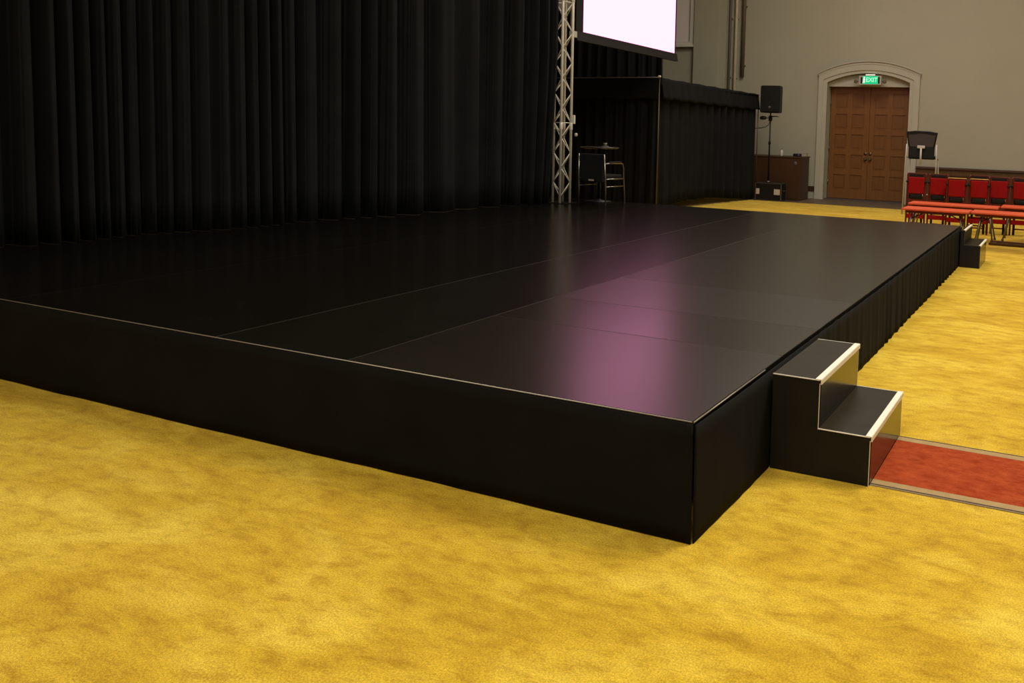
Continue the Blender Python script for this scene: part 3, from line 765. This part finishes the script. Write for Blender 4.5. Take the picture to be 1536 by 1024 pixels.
red_table('low red table at the right edge of the picture, front row', (-0.055, 11.03, 0), 1.30)
red_table('low red table in the second row, close before the red chairs', (-1.24, 12.08, 0), 1.51)
red_table('low red table in the second row at the right edge of the picture', (0.285, 12.48, 0), 1.40)

dol = thing('wooden_skid', 'low brown wooden skid on the carpet under the red tables', 'skid', (0.18, 11.75, 0))
for y in (0.0, 0.30):
    obj('skid_rail', MB().rbox(0, 1.6, y, y + 0.05, 0.0, 0.045, 0.006), 'wains', dol)
for x in (0.05, 0.75, 1.5):
    obj('crosspiece', MB().rbox(x, x + 0.06, 0.05, 0.30, 0.005, 0.035, 0.005), 'wains', dol)

# ------------------------------------------------------------------ tall white-legged chair
tc_ = thing('tall_chair', 'tall white-legged chair with a dark mesh back beside the double door', 'chair', (-1.73, 16.2, 0), math.radians(-2))
obj('mesh_back', MB().prism([(-0.27, 1.53), (0.27, 1.53), (0.315, 1.82), (-0.315, 1.84)], 0.0, 0.02), 'mesh', tc_)
bf = MB().tube([(-0.27, 0.01, 1.52), (-0.325, 0.01, 1.845), (-0.15, 0.01, 1.86), (0.15, 0.01, 1.855), (0.325, 0.01, 1.835), (0.27, 0.01, 1.52)], 0.02, 8)
bf.prism([(-0.31, 1.79), (-0.13, 1.80), (-0.08, 1.82), (0.10, 1.82), (0.14, 1.80), (0.31, 1.785), (0.32, 1.85), (-0.32, 1.86)], -0.004, 0.026)
obj('back_frame', bf, 'black', tc_)
obj('seat_pad', MB().rbox(-0.285, 0.285, 0.02, 0.40, 1.25, 1.32, 0.03, 3).rbox(-0.285, 0.285, 0.0, 0.05, 1.27, 1.535, 0.018, 3), 'blackfab', tc_)
obj('support_post', MB().tube([(0.0, -0.03, 1.14), (0.0, -0.03, 1.50)], 0.022, 10).rbox(-0.085, 0.085, -0.05, -0.012, 1.49, 1.555, 0.012), 'white', tc_)
for sx in (-1, 1):
    obj('leg', MB().tube([(sx * 0.355, 0.0, 0.006), (sx * 0.335, 0.0, 1.30), (sx * 0.325, 0.005, 1.58)], 0.015, 10), 'white', tc_)
    obj('leg', MB().tube([(sx * 0.355, 0.46, 0.008), (sx * 0.31, 0.36, 1.27)], 0.013, 10), 'white', tc_)
    obj('side_rail', MB().tube([(sx * 0.335, 0.0, 1.30), (sx * 0.315, 0.36, 1.25)], 0.012, 8), 'white', tc_)
obj('foot_rail', MB().tube([(-0.35, 0.40, 0.45), (0.35, 0.40, 0.45)], 0.014, 8), 'white', tc_)

# ------------------------------------------------------------------ lights
def area(name, loc, size, power, col=(1, 0.945, 0.82), rot=(0, 0, 0), sy=None):
    l = bpy.data.lights.new(name, 'AREA'); l.energy = power; l.color = col
    l.shape = 'RECTANGLE'; l.size = size; l.size_y = sy or size
    o = bpy.data.objects.new(name, l); COL.objects.link(o); o.location = loc; o.rotation_euler = rot
    return o
for x, y, p in [(-2.6, 12.8, 470), (0.3, -4.2, 540), (3.2, -4.8, 50), (3.0, 4.6, 780), (6.0, 14.6, 130), (10.0, 14.0, 130)]:
    area('ceiling_lamp', (x, y, ZC - 0.05), 3.6, p)

w = bpy.data.worlds.new('World'); S.world = w; w.use_nodes = True
w.node_tree.nodes['Background'].inputs[0].default_value = (0.02, 0.02, 0.02, 1)

# ------------------------------------------------------------------ camera
cam = bpy.data.cameras.new('Camera'); co = bpy.data.objects.new('Camera', cam); COL.objects.link(co)
f_px, ppx, ppy = 1304.2274, 1054.0, 300.0
cam.sensor_fit = 'HORIZONTAL'; cam.sensor_width = 36.0
cam.lens = f_px / 1536 * 36.0
cam.shift_x = (768 - ppx) / 1536
cam.shift_y = (ppy - 512) / 1536
cam.clip_start = 0.05; cam.clip_end = 100
XA = Vector((0.91718746, 0.06187016, -0.39362322)); YA = Vector((0.39725275, -0.06527298, 0.91538500)); ZA_ = Vector((0.03094206, -0.99594755, -0.08444565))
R = Matrix(((XA.x, YA.x, ZA_.x), (-XA.y, -YA.y, -ZA_.y), (-XA.z, -YA.z, -ZA_.z))).transposed()
co.matrix_world = Matrix.Translation((1.47521, -3.40346, 1.82840)) @ R.to_4x4()
S.camera = co
S.view_settings.view_transform = 'Standard'; S.view_settings.look = 'None'
S.view_settings.exposure = 0.0; S.view_settings.gamma = 1.0; S.view_settings.use_curve_mapping = False
